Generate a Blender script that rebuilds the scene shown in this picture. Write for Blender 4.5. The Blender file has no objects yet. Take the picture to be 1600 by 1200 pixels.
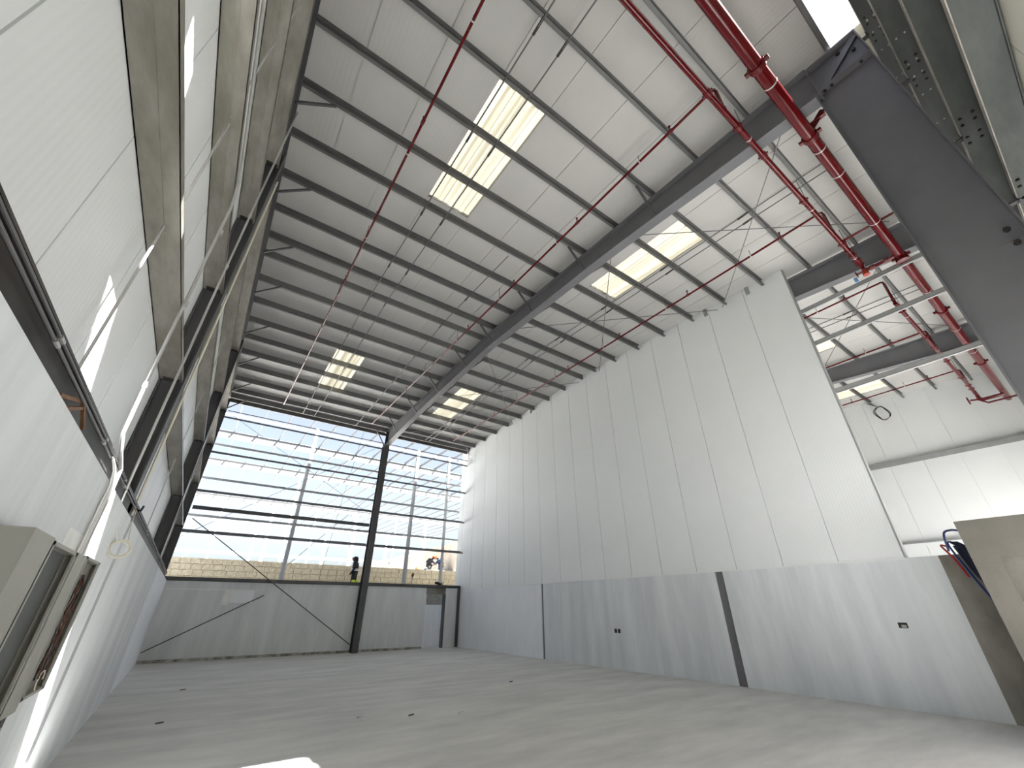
import bpy, math, random
from mathutils import Vector, Matrix
random.seed(7)
S = bpy.context.scene
COL = S.collection

# ------------------------------------------------------------------ camera
F_PX, YAW, PITCH = 635.3, 0.61608, 0.50501
cy, sy, cp, sp = math.cos(YAW), math.sin(YAW), math.cos(PITCH), math.sin(PITCH)
fw = Vector((sy * cp, cy * cp, sp)); rt = Vector((cy, -sy, 0)); up = rt.cross(fw)
cam_d = bpy.data.cameras.new('camera'); cam = bpy.data.objects.new('camera', cam_d); COL.objects.link(cam)
cam_d.sensor_fit = 'HORIZONTAL'; cam_d.sensor_width = 36.0; cam_d.lens = F_PX * 36.0 / 1600.0
cam_d.clip_start = 0.05; cam_d.clip_end = 500
M3 = Matrix((rt, up, -fw)).transposed()
cam.matrix_world = Matrix.Translation((0, 0, 1.6)) @ M3.to_4x4()
S.camera = cam

# ------------------------------------------------------------------ sky, sun, exposure
SUN_DIR = Vector((-0.60, 1.0, -1.32)).normalized()          # the way the light travels
w = bpy.data.worlds.new('world'); S.world = w; w.use_nodes = True
nt = w.node_tree; bg = nt.nodes['Background']
sky = nt.nodes.new('ShaderNodeTexSky'); sky.sky_type = 'NISHITA'; sky.sun_disc = False
sky.sun_elevation = math.asin(-SUN_DIR.z)
sky.sun_rotation = math.atan2(-SUN_DIR.x, -SUN_DIR.y)
sky.air_density = 1.0; sky.dust_density = 4.0; sky.ozone_density = 1.0
hs = nt.nodes.new('ShaderNodeHueSaturation'); hs.inputs['Saturation'].default_value = .6
nt.links.new(sky.outputs[0], hs.inputs['Color']); nt.links.new(hs.outputs[0], bg.inputs[0]); bg.inputs[1].default_value = 0.13
sd = bpy.data.lights.new('sun', 'SUN'); sun = bpy.data.objects.new('sun', sd); COL.objects.link(sun)
sd.energy = 20.0; sd.angle = 0.0093; sd.color = (1.0, 0.985, 0.97)
sun.rotation_euler = SUN_DIR.to_track_quat('-Z', 'Y').to_euler(); sun.location = (10, -20, 30)
S.view_settings.view_transform = 'Standard'; S.view_settings.look = 'None'
S.view_settings.gamma = 1.0; S.view_settings.use_curve_mapping = False
S.view_settings.exposure = 1.35

# ------------------------------------------------------------------ materials
def lin(c):
    return tuple(((v / 255) / 12.92 if v / 255 <= 0.04045 else ((v / 255 + 0.055) / 1.055) ** 2.4) for v in c) + (1.0,)

def mat(name, rgb, rough=0.6, metal=0.0, var=0.0, scale=(1, 1, 1), nscale=3.0, rgb2=None, bump=0.0, bscale=40.0,
        spec=0.5, detail=5.0, ramp=(0.35, 0.65), rib=None):
    m = bpy.data.materials.new(name); m.use_nodes = True
    n = m.node_tree.nodes; l = m.node_tree.links; b = n['Principled BSDF']
    b.inputs['Roughness'].default_value = rough; b.inputs['Metallic'].default_value = metal
    b.inputs['Specular IOR Level'].default_value = spec
    tc = n.new('ShaderNodeTexCoord'); mp = n.new('ShaderNodeMapping'); mp.inputs['Scale'].default_value = scale
    l.new(tc.outputs['Object'], mp.inputs[0])
    if rgb2 is not None or var > 0:
        no = n.new('ShaderNodeTexNoise'); no.inputs['Scale'].default_value = nscale; no.inputs['Detail'].default_value = detail
        no.inputs['Roughness'].default_value = 0.62
        l.new(mp.outputs[0], no.inputs['Vector'])
        cr = n.new('ShaderNodeValToRGB'); cr.color_ramp.elements[0].position = ramp[0]; cr.color_ramp.elements[1].position = ramp[1]
        a = lin(rgb)
        if rgb2 is not None: c2 = lin(rgb2)
        else: c2 = tuple(min(1, v * (1 + var)) for v in a[:3]) + (1,); a = tuple(v * (1 - var) for v in a[:3]) + (1,)
        cr.color_ramp.elements[0].color = a; cr.color_ramp.elements[1].color = c2
        l.new(no.outputs['Fac'], cr.inputs[0]); l.new(cr.outputs[0], b.inputs['Base Color'])
    else:
        b.inputs['Base Color'].default_value = lin(rgb)
    if rib:                      # fine profiled relief: (axis, ribs per metre, strength)
        wv = n.new('ShaderNodeTexWave'); wv.wave_type = 'BANDS'; wv.bands_direction = rib[0]
        wv.inputs['Scale'].default_value = rib[1] * 2 * math.pi / 20.0; wv.inputs['Distortion'].default_value = 0
        l.new(tc.outputs['Object'], wv.inputs['Vector'])
        bp = n.new('ShaderNodeBump'); bp.inputs['Strength'].default_value = rib[2]; bp.inputs['Distance'].default_value = 0.004
        l.new(wv.outputs['Fac'], bp.inputs['Height']); l.new(bp.outputs[0], b.inputs['Normal'])
    elif bump > 0:
        n2 = n.new('ShaderNodeTexNoise'); n2.inputs['Scale'].default_value = bscale; n2.inputs['Detail'].default_value = 4
        l.new(tc.outputs['Object'], n2.inputs['Vector'])
        bp = n.new('ShaderNodeBump'); bp.inputs['Strength'].default_value = bump; bp.inputs['Distance'].default_value = 0.02
        l.new(n2.outputs['Fac'], bp.inputs['Height']); l.new(bp.outputs[0], b.inputs['Normal'])
    return m

MT = {}
MT['floor'] = mat('concrete floor', (200, 200, 197), .75, 0, scale=(.5, 1.6, 1), nscale=1.1, rgb2=(224, 223, 219), bump=.2, bscale=14, detail=9, spec=.3)
MT['plaster'] = mat('grey wall render', (212, 216, 219), .8, 0, scale=(1.5, 1.5, .22), nscale=1.5, rgb2=(230, 234, 236), bump=.15, bscale=25, detail=7)
MT['plaster_white'] = mat('white painted render', (236, 239, 244), .75, 0, scale=(1, 1, .4), nscale=1.4, rgb2=(244, 247, 250), bump=.12, bscale=30)
MT['plaster_raw'] = mat('unpainted concrete', (118, 114, 106), .85, 0, scale=(1, 1, .5), nscale=1.6, rgb2=(152, 148, 140), bump=.2, bscale=25)
MT['kiosk'] = mat('raw cement render', (90, 88, 81), .85, 0, scale=(1, 1, .6), nscale=1.2, rgb2=(104, 101, 94), bump=.15, bscale=25)
MT['patch'] = mat('pale white patch', (240, 242, 240), .8, 0, var=.05, nscale=5)
MT['panel_z'] = mat('white wall panel', (236, 239, 239), .42, 0, var=.012, nscale=1.0, rib=('Y', 16, .32))
MT['panel_x'] = mat('white front panel', (222, 218, 205), .45, 0, var=.02, nscale=1.0, rib=('X', 16, .2))
MT['roof'] = mat('white roof panel', (198, 197, 194), .5, 0, var=.02, nscale=1.0, rib=('X', 12, .3))
MT['steel'] = mat('grey painted steel', (116, 116, 120), .42, 0, var=.06, nscale=2.0)
MT['steel_dark'] = mat('dark grey painted steel', (74, 74, 76), .45, 0, var=.08, nscale=2.0)
MT['purlin'] = mat('galvanised purlin steel', (114, 114, 113), .45, .35, var=.10, nscale=3.0)
MT['galv'] = mat('galvanised girt steel', (138, 134, 124), .42, .45, scale=(1, .3, 1), nscale=4.0, rgb2=(172, 168, 160))
MT['galv_front'] = mat('shade-darkened galvanised steel', (80, 84, 83), .6, .1, scale=(.3, 1, 1), nscale=4.0, rgb2=(98, 102, 100))  # front girt steel with the shade of the undersides in its colour
MT['purlin_light'] = mat('light galvanised steel', (165, 167, 166), .5, .2, var=.08, nscale=3)
MT['conduit'] = mat('zinc conduit', (190, 190, 188), .35, .5, var=.05, nscale=6)
MT['rod'] = mat('steel rod', (120, 120, 120), .4, .5)
MT['wire'] = mat('dark wire', (40, 40, 42), .6)
MT['channel'] = mat('uneven dark channel', (46, 44, 41), .5, 0, nscale=3.0, scale=(1, .6, 1), rgb2=(74, 70, 64))  # dark tone with random lighter mottling
MT['red'] = mat('red sprinkler paint', (96, 6, 13), .18, 0, var=.10, nscale=2.0, spec=.6)
MT['red_dark'] = mat('red pipe coupling', (96, 8, 16), .35)
MT['red_cap'] = mat('orange red cap', (172, 60, 36), .4)
MT['band'] = mat('zinc pipe band', (205, 200, 196), .4, .3)
MT['bolt'] = mat('dark bolt', (48, 44, 42), .6)
MT['enclosure'] = mat('grey enclosure paint', (160, 160, 152), .6, 0, var=.04, nscale=3)
MT['shadow_grey'] = mat('shaded grey enclosure inside', (92, 95, 94), .7); MT['shadow_warm'] = mat('shaded warm enclosure inside', (118, 116, 110), .7)  # shade inside the compartments is put into the back plate colours
MT['copper'] = mat('brown wire', (92, 48, 30), .5); MT['black'] = mat('black plastic', (20, 20, 22), .5)
MT['cream_cable'] = mat('white cable', (226, 222, 205), .5)
MT['wood'] = mat('timber offcut', (104, 74, 50), .7, 0, scale=(4, 1, 4), nscale=4, rgb2=(134, 100, 70))
MT['cream'] = mat('cream block', (190, 178, 150), .85, 0, nscale=9.0, rgb2=(214, 204, 180), bump=.6, bscale=14)
MT['mortar'] = mat('cream mortar', (176, 164, 138), .9)
MT['precast'] = mat('taupe precast concrete', (150, 142, 130), .85, 0, nscale=.8, rgb2=(172, 164, 152))
MT['ground'] = mat('pale dusty ground', (214, 212, 206), .9, 0, nscale=.4, rgb2=(226, 224, 218))
MT['yard'] = mat('pale yard concrete', (168, 168, 168), .9, 0, nscale=.4, rgb2=(182, 182, 182))
MT['block'] = mat('grey concrete block', (136, 137, 137), .85, 0, nscale=5, rgb2=(160, 161, 161), bump=.4, bscale=30)
MT['white_sheet'] = mat('white sheet', (246, 249, 253), .6, 0, scale=(2, 1, .3), nscale=2, rgb2=(236, 241, 248))
MT['neigh'] = mat('light grey primed steel', (112, 114, 117), .6, 0, var=.05, nscale=1)
MT['neigh_light'] = mat('primed steel lightened for shade', (190, 193, 197), .6, 0, var=.05, nscale=1)  # same frame steel, lightened to offset the shade on columns and girts
MT['navy'] = mat('dark navy clothing', (10, 12, 20), .8, 0, var=.15, nscale=8)
MT['blue'] = mat('blue work clothing', (44, 66, 104), .8); MT['orange'] = mat('orange helmet', (150, 78, 32), .45)
MT['hivis'] = mat('reflective stripe', (214, 218, 222), .4); MT['lime'] = mat('lime boots', (190, 210, 70), .6)
MT['skin'] = mat('skin', (150, 100, 76), .6)
MT['blue_hose'] = mat('blue hose', (24, 50, 120), .4); MT['red_hose'] = mat('red hose', (170, 36, 44), .4)
MT['pale_blue'] = mat('pale blue tag', (120, 160, 200), .5)
MT['navy_hose'] = mat('dark blue hose', (18, 28, 52), .4)
MT['moss'] = mat('dirt band', (120, 114, 102), .9, 0, nscale=6, rgb2=(196, 196, 192))

def skylight_mat():
    m = bpy.data.materials.new('translucent cream sheet'); m.use_nodes = True
    n = m.node_tree.nodes; l = m.node_tree.links; n.remove(n['Principled BSDF'])
    tr = n.new('ShaderNodeBsdfTranslucent'); di = n.new('ShaderNodeBsdfDiffuse'); mx = n.new('ShaderNodeMixShader')
    tc = n.new('ShaderNodeTexCoord'); mp = n.new('ShaderNodeMapping'); mp.inputs['Scale'].default_value = (5.5, .05, 1)
    no = n.new('ShaderNodeTexNoise'); no.inputs['Scale'].default_value = 2.5; cr = n.new('ShaderNodeValToRGB'); cr.color_ramp.elements[0].position = .35; cr.color_ramp.elements[1].position = .62
    cr.color_ramp.elements[0].color = (.085, .078, .055, 1); cr.color_ramp.elements[1].color = (.19, .18, .142, 1)
    l.new(tc.outputs['Object'], mp.inputs[0]); l.new(mp.outputs[0], no.inputs['Vector']); l.new(no.outputs['Fac'], cr.inputs[0])
    l.new(cr.outputs[0], tr.inputs[0]); di.inputs[0].default_value = (.7, .68, .6, 1)
    mx.inputs[0].default_value = .45; l.new(di.outputs[0], mx.inputs[1]); l.new(tr.outputs[0], mx.inputs[2])
    l.new(mx.outputs[0], n['Material Output'].inputs[0]); return m
MT['skylight'] = skylight_mat()

# ------------------------------------------------------------------ mesh helpers
class MB:
    def __init__(s): s.v = []; s.f = []
    def add(s, v, f):
        o = len(s.v); s.v += [tuple(p) for p in v]; s.f += [tuple(i + o for i in q) for q in f]; return s
    def box(s, x0, x1, y0, y1, z0, z1):
        if x0 > x1: x0, x1 = x1, x0
        if y0 > y1: y0, y1 = y1, y0
        if z0 > z1: z0, z1 = z1, z0
        return s.add([(x0, y0, z0), (x1, y0, z0), (x1, y1, z0), (x0, y1, z0), (x0, y0, z1), (x1, y0, z1), (x1, y1, z1), (x0, y1, z1)],
                     [(0, 3, 2, 1), (4, 5, 6, 7), (0, 1, 5, 4), (1, 2, 6, 5), (2, 3, 7, 6), (3, 0, 4, 7)])
    def bar(s, p, q, wd, ht, upv=(0, 0, 1)):
        p = Vector(p); q = Vector(q); d = (q - p).normalized(); u = Vector(upv)
        if abs(d.dot(u)) > .99: u = Vector((0, 1, 0))
        a = d.cross(u).normalized() * wd / 2; b = a.cross(d).normalized() * ht / 2
        v = [p - a - b, p + a - b, p + a + b, p - a + b, q - a - b, q + a - b, q + a + b, q - a + b]
        return s.add(v, [(0, 3, 2, 1), (4, 5, 6, 7), (0, 1, 5, 4), (1, 2, 6, 5), (2, 3, 7, 6), (3, 0, 4, 7)])
    def tube(s, pts, r, n=8, closed=False):
        pts = [Vector(p) for p in pts]; N = len(pts); vs = []; fs = []; prev = None
        for i, p in enumerate(pts):
            if closed: d = (pts[(i + 1) % N] - pts[i - 1]).normalized()
            else: d = (pts[min(i + 1, N - 1)] - pts[max(i - 1, 0)]).normalized()
            if prev is None:
                u = Vector((0, 0, 1)) if abs(d.z) < .9 else Vector((1, 0, 0)); a = d.cross(u).normalized()
            else:
                a = (prev - d * prev.dot(d)); a = a.normalized() if a.length > 1e-6 else d.orthogonal().normalized()
            prev = a; b = d.cross(a); rr = r[i] if isinstance(r, (list, tuple)) else r
            for k in range(n):
                t = 2 * math.pi * k / n; vs.append(p + a * rr * math.cos(t) + b * rr * math.sin(t))
        for i in range(N if closed else N - 1):
            j = (i + 1) % N
            for k in range(n): fs.append((i * n + k, i * n + (k + 1) % n, j * n + (k + 1) % n, j * n + k))
        if not closed: fs += [tuple(range(n - 1, -1, -1)), tuple((N - 1) * n + k for k in range(n))]
        return s.add(vs, fs)
    def prism(s, poly, axis, a, b):
        """poly: 2-D outline in the two other axes (in x,y,z order), extruded along axis from a to b"""
        def P(u, v, w_): return {'x': (w_, u, v), 'y': (u, w_, v), 'z': (u, v, w_)}[axis]
        n = len(poly); vs = [P(u, v, a) for u, v in poly] + [P(u, v, b) for u, v in poly]
        fs = [tuple(range(n)), tuple(range(2 * n - 1, n - 1, -1))] + [(i, i + n, (i + 1) % n + n, (i + 1) % n) for i in range(n)]
        return s.add(vs, fs)
    def build(s, name, m, parent=None, smooth=False):
        me = bpy.data.meshes.new(name); me.from_pydata(s.v, [], s.f)
        import bmesh
        bm = bmesh.new(); bm.from_mesh(me); bmesh.ops.recalc_face_normals(bm, faces=bm.faces); bm.to_mesh(me); bm.free()
        me.materials.append(MT[m] if isinstance(m, str) else m)
        if smooth:
            me.polygons.foreach_set('use_smooth', [True] * len(me.polygons))
            try: me.set_sharp_from_angle(angle=math.radians(40))
            except Exception: pass
        o = bpy.data.objects.new(name, me); COL.objects.link(o)
        if parent is not None: attach(o, parent)
        return o

def world_loc(o):
    v = Vector(o.location)
    while o.parent is not None: o = o.parent; v = v + Vector(o.location)
    return v
def attach(o, parent):
    """meshes are written in world coordinates; parents are only ever translated"""
    o.parent = parent; o.location = -world_loc(parent)
def tag(o, label=None, cat=None, group=None, kind=None):
    if label: o['label'] = label
    if cat: o['category'] = cat
    if group: o['group'] = group
    if kind: o['kind'] = kind
    return o
def thing(name, loc, label, cat, group=None):
    o = bpy.data.objects.new(name, None); COL.objects.link(o); o.location = loc; o.empty_display_size = .2
    return tag(o, label, cat, group)
def struct(name, loc, label, cat):
    o = thing(name, loc, label, cat); o['kind'] = 'structure'; return o
def single(mb, name, m, label, cat, group=None, kind=None, smooth=False):
    return tag(mb.build(name, m, smooth=smooth), label, cat, group, kind)
def ordn(i):
    return ['first', 'second', 'third', 'fourth', 'fifth', 'sixth', 'seventh', 'eighth', 'ninth', 'tenth', 'eleventh', 'twelfth', 'thirteenth',
            'fourteenth', 'fifteenth', 'sixteenth', 'seventeenth', 'eighteenth', 'nineteenth', 'twentieth', 'twenty-first', 'twenty-second', 'twenty-third'][i]

# ------------------------------------------------------------------ main dimensions (metres)
XL, XP = -0.77, -1.13          # left wall: concrete face, panel face
XR, XE = 11.20, 23.7           # partition face, far end wall
YB = 20.40                     # back wall face
RIDGE = 10.2
X2, X3 = 11.6, 18.3            # further frames
XM = 6.25                      # middle frame
def zr(y): return 10.40 - 0.045 * abs(y - RIDGE)      # underside of the roof panels
def zraf(y):                                            # underside of the rafters
    t = abs(y - RIDGE) / 10.2
    return 9.62 - 0.25 * min(t, .55) / .55 - (0.42 * (t - .55) / .45 if t > .55 else 0)

# ------------------------------------------------------------------ floor and ground
g = MB(); g.box(-60, 90, -80, 24, -.4, -.06)
single(g, 'ground', 'yard', 'grey concrete yard outside the warehouse', 'ground', kind='structure')
g = MB(); g.box(-60, 90, 24, 140, -.4, 2.4)
single(g, 'ground_terrace', 'ground', 'raised pale terrace behind the back wall', 'ground', kind='structure')
fl = struct('floor', (5, 10, 0), 'dusty grey concrete slab floor of the warehouse', 'floor')
MB().box(-1.2, 24.2, -1.1, 21.0, -.05, 0).build('floor_slab', 'floor', fl)

# ------------------------------------------------------------------ wall helpers
def panel_run(parent, axis, face, back, a0, a1, z0, ztop, pitch, m, name='wall_panel', start=None):
    """vertical sandwich panels side by side; axis = direction of the run; joints are grooves, closed behind"""
    a = a0
    while a < a1 - .02:
        nxt = a + pitch if start is None or a > start - .001 else start
        b = min(nxt, a1); j = .008; mid = face + (back - face) * .25
        zt0, zt1 = ztop(a), ztop(b); mb = MB()
        for (lo, hi, f0, f1) in ((a + j, b - j, face, mid), (a, b, mid, back)):
            if axis == 'y': mb.prism([(lo, z0), (hi, z0), (hi, zt1), (lo, zt0)], 'x', f0, f1)
            else: mb.prism([(lo, z0), (hi, z0), (hi, zt1), (lo, zt0)], 'y', f0, f1)
        mb.build(name, m, parent); a = b

# ------------------------------------------------------------------ left wall
wl = struct('wall_left', (XL, 10, 0), 'left side wall, grey concrete plinth below white vertical panels', 'wall')
for (y0, y1, m) in ((-1.1, 6.42, 'plaster'), (6.62, 13.68, 'plaster'), (13.70, YB + .2, 'plaster_white')):
    MB().box(XL, XP - .05, y0, y1, 0, 2.50).build('concrete_section', m, wl)
MB().box(XL - .05, XP - .05, 6.42, 6.62, 0, 2.50).build('column_strip', 'steel', wl)
MB().box(XL - .03, XP - .05, 13.68, 13.70, 0, 2.50).build('joint_strip', 'steel_dark', wl)
panel_run(wl, 'y', XP, XP - .10, -1.1, YB + .25, 2.45, lambda y: zr(y) + .02, 1.075, 'panel_z', start=-1.1 + .58)
lc = MB().box(-.86, -.90, -1.1, YB, 2.50, 2.74).box(-.80, -.90, -1.1, YB, 2.50, 2.515).box(-.82, -.90, -1.1, YB, 2.725, 2.74)
lc.build('base_channel', 'channel', wl)
MB().box(-.90, XP + .002, -1.1, YB, 2.50, 2.76).build('base_packing', 'channel', wl)

# ------------------------------------------------------------------ back wall
wb = struct('wall_back', (5, YB, 0), 'low grey rendered back wall under the open steelwork', 'wall')
MB().box(XL, 9.37, YB, YB + .2, 0, 2.50).build('concrete_section', 'plaster', wb)
MB().box(10.42, 11.2, YB, YB + .2, 0, 2.50).build('concrete_pier', 'plaster', wb)
MB().box(9.37, 10.42, YB + .03, YB + .2, 2.22, 2.50).build('lintel', 'plaster_raw', wb)
MB().box(XP, 11.2, YB - .05, YB + .25, 2.50, 2.515).box(XP, 11.2, YB - .05, YB - .035, 2.50, 2.63).box(XP, 11.2, YB - .02, YB + .2, 2.515, 2.60).build('top_channel', 'steel_dark', wb)
MB().box(-.70, 2.25, YB - .03, YB + .01, 2.215, 2.245).build('light_ledge', 'patch', wb)  # narrow pale strip across the wall face
MB().box(1.10, 1.32, YB - .015, YB + .01, 1.72, 2.215).build('light_patch', 'patch', wb)
MB().box(1.33, 2.10, YB - .006, YB + .01, 1.80, 2.215).build('smooth_patch', 'plaster_white', wb)
MB().box(XL, 9.36, YB - .004, YB + .01, 0, .09).build('dirt_band', 'moss', wb)
dr = struct('door_1', (9.9, YB + .2, 0), 'open doorway in the back wall corner with dark post', 'doorway')
MB().box(10.36, 10.42, YB - .02, YB + .22, 0, 2.22).build('door_post', 'steel_dark', dr)
MB().box(9.35, 9.40, YB - .01, YB + .2, 0, 2.22).build('door_jamb', 'plaster_white', dr)
bc = struct('trim_1', (11.1, YB, 0), 'dark steel corner post between back wall and right wall', 'corner post')
MB().box(11.04, 11.19, YB - .06, YB - .045, 0, 2.5).box(11.10, 11.12, YB - .045, YB + .05, 0, 2.5).build('corner_channel', 'steel_dark', bc)
ws = thing('block_wall', (10, 22.3, 0), 'grey block wall behind white sheet seen through back doorway', 'wall')
for r in range(12):
    for c in range(9):
        x0 = 8.0 + c * .42 + (.21 if r % 2 else 0)
        MB().box(x0 + .006, x0 + .414, 22.3, 22.5, r * .21 + .006, r * .21 + .204).build('block', 'block', ws)
MB().box(8.0, 12.1, 22.33, 22.48, 0, 2.5).build('mortar', 'mortar', ws)
ms = MB().box(9.6, 10.95, 21.2, 21.23, -.06, 1.76); ms.box(9.6, 10.95, 21.19, 21.24, 1.75, 1.78)
single(ms, 'leaning_sheet', 'white_sheet', 'white sheet standing outside the back doorway', 'sheet')

# ------------------------------------------------------------------ right partition
wr = struct('wall_right', (XR, 10, 0), 'right partition, tall white panels above a grey concrete plinth', 'wall')
for (y0, y1, m) in ((13.86, 20.9, 'plaster_white'), (6.56, 13.74, 'plaster'), (2.09, 6.34, 'plaster'), (-1.0, 2.09, 'plaster_raw')):
    MB().box(XR, XR + .3, y0, y1, 0, 2.47).build('concrete_section', m, wr)
for (y0, y1) in ((6.34, 6.56), (13.74, 13.86)):
    MB().box(XR + .04, XR + .3, y0, y1, 0, 2.47).build('column_strip', 'steel', wr)
panel_run(wr, 'y', XR, XR + .10, 2.57, 20.95, 2.47, lambda y: zr(y) + .02, 1.122, 'panel_z')
MB().box(XR - .015, XR + .12, 2.56, 20.95, 2.45, 2.475).build('base_flashing', 'panel_z', wr)
MB().box(XR - .006, XR + .12, 2.545, 2.569, 2.47, zr(2.57)).build('edge_flashing', 'purlin_light', wr)
for i, (y, z, d) in enumerate(((10.22, 1.0, .05), (10.08, 1.0, .05))):
    MB().box(XR - .004, XR + .01, y - d, y + d, z - .055, z + .055).build('outlet_recess', 'black', wr)
ob = MB().box(XR - .006, XR + .01, 2.95, 3.09, 1.28, 1.37); ob.build('outlet_box', 'black', wr)
MB().box(XR - .009, XR - .003, 2.97, 3.05, 1.29, 1.335).build('outlet_cover', 'moss', wr)

# ------------------------------------------------------------------ far end wall
we = struct('wall_end', (XE, 10, 0), 'far white panelled end wall of the neighbouring bay', 'wall')
panel_run(we, 'y', XE, XE + .10, -1.0, 20.95, 2.5, lambda y: zr(y) + .02, 1.122, 'panel_z')
MB().box(XE, XE + .3, -1.0, 20.9, 0, 2.5).build('concrete_section', 'plaster_white', we)
# back wall of the neighbouring bay, closed by panels
wn = struct('wall_back_neighbour', (17, YB, 0), 'panelled back wall of the neighbouring bay', 'wall')
panel_run(wn, 'x', YB + .1, YB + .2, XR + .3, XE + .1, 0, lambda x: 9.95, 1.1, 'panel_x')

# ------------------------------------------------------------------ front wall (above and behind the camera)
wf = struct('wall_front', (10, -1.0, 5), 'cream panel cladding of the front wall over added unseen openings', 'wall')
for (xa, xb, zb, zt_) in ((-1.25, 3.1, 0, 9.57), (3.1, 6.3, 2.3, 9.57), (6.3, 24.0, 3.6, 10.025)):  # unseen openings below, added and sized to let yard light in
    panel_run(wf, 'x', -1.07, -1.14, xa, xb, zb, lambda x, q=zt_: q, 1.1, 'panel_x')

# ------------------------------------------------------------------ roof
ce = struct('ceiling', (5, RIDGE, 10), 'white insulated panel roof with grey purlins', 'ceiling')
RX0, PW = -0.12, 1.073
SKY_Y = [(3.2, 6.28), (14.0, 17.35)]
SKY_K = {2, 7, 15, 20}                      # panel columns that hold skylights
def roof_strip(x0, x1, y0, y1):
    j = .006; mb = MB()
    for (a, b, d0, d1) in ((x0 + j, x1 - j, 0, .02), (x0, x1, .02, .08)):
        mb.prism([(y0, zr(y0) + d0), (y1, zr(y1) + d0), (y1, zr(y1) + d1), (y0, zr(y0) + d1)], 'x', a, b)
    return mb.build('roof_panel', 'roof', ce)
skies = []
for k in range(-2, 23):
    x0 = RX0 + k * PW; x1 = x0 + PW
    if k == -2: x0 = -1.35
    if k == -1: x0 = RX0 - PW
    if k == -2: x1 = RX0 - PW
    front = [(-.39, RIDGE)]; back = [(RIDGE, 20.75)]
    if k in SKY_K:
        front = [(-.39, SKY_Y[0][0]), (SKY_Y[0][1], RIDGE)]; skies.append((x0, x1, SKY_Y[0]))
        if k < 10: back = [(RIDGE, SKY_Y[1][0]), (SKY_Y[1][1], 20.75)]; skies.append((x0, x1, SKY_Y[1]))
    for (a, b) in front + back: roof_strip(x0, x1, a, b)
# ridge flashing underside
MB().box(-1.35, 23.7, RIDGE - .12, RIDGE + .12, zr(RIDGE) + .06, zr(RIDGE) + .12).build('ridge_cap', 'roof', ce)
skn = {0: 'large cream skylight sheet in the nearest roof bay, top centre', 1: 'cream skylight sheet near the back eave, left of the middle rafter',
       2: 'cream skylight sheet right of the middle rafter, nearest the partition top', 3: 'cream skylight sheet near the back eave, right of the middle rafter',
       4: 'cream skylight sheet just past the partition edge', 5: 'cream skylight beyond the farthest rafter, beside the end wall'}
for i, (x0, x1, (y0, y1)) in enumerate(skies):
    t = thing('skylight', ((x0 + x1) / 2, (y0 + y1) / 2, zr((y0 + y1) / 2)), skn[i], 'skylight', 'skylights')
    prof = []                                   # trapezoidal corrugation across x
    n = 4; p = (x1 - x0 + .03) / n
    for q in range(n):
        b = x0 - .015 + q * p
        prof += [(b, .012), (b + p * .28, .012), (b + p * .42, .055), (b + p * .80, .055), (b + p * .94, .012)]
    prof.append((x1 + .015, .012)); vs = []; fs = []
    for (x, dz) in prof: vs += [(x, y0 - .05, zr(y0) + dz), (x, y1 + .05, zr(y1) + dz)]
    for q in range(len(prof) - 1): fs.append((2 * q, 2 * q + 2, 2 * q + 3, 2 * q + 1))
    MB().add(vs, fs).build('sheet', 'skylight', t)
    for yy in (y0, y1): MB().box(x0, x1, yy - .02, yy + .02, zr(yy) - .03, zr(yy) + .03).build('curb', 'moss' if (y1 < 10 and yy == y1) else 'purlin', t)

# purlins: C sections standing under the panels
def c_run_x(x0, x1, y, zt, depth=.21, fl=.065, t=.006, flip=1):
    mb = MB(); zb = zt - depth
    mb.box(x0, x1, y - t / 2, y + t / 2, zb, zt)
    mb.box(x0, x1, y, y + flip * fl, zt - t, zt); mb.box(x0, x1, y, y + flip * fl, zb, zb + t)
    mb.box(x0, x1, y + flip * (fl - t), y + flip * fl, zb, zb + .02); mb.box(x0, x1, y + flip * (fl - t), y + flip * fl, zt - .02, zt)
    return mb
PUR = [-.37, .97, 2.05, 3.14, 4.26, 5.38, 6.51, 7.63, 8.76, 9.84, 10.56, 11.67, 12.80, 13.93, 15.02, 16.13, 17.26, 18.38, 19.50, 20.15]
for i, y in enumerate(PUR):
    mb = c_run_x(-1.1, XE, y, zr(y) - .002, flip=1 if y > RIDGE else -1)
    n = len(PUR) - 1 - i
    single(mb, 'roof_purlin', 'purlin', 'grey steel roof purlin, %s counted from the back eave' % ordn(n), 'purlin', 'roof purlins')
# eave struts
es = c_run_x(-1.1, XE, 20.48, zr(20.48), depth=.30, flip=-1)
single(es, 'eave_strut', 'purlin', 'deep dark eave beam along the top of the open back wall', 'beam')
mb = MB().tube([(-.8, 20.30, 9.86), (11.1, 20.30, 9.86)], .02, 6)
single(mb, 'eave_conduit', 'conduit', 'thin conduit running under the back eave beam', 'conduit')

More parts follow.
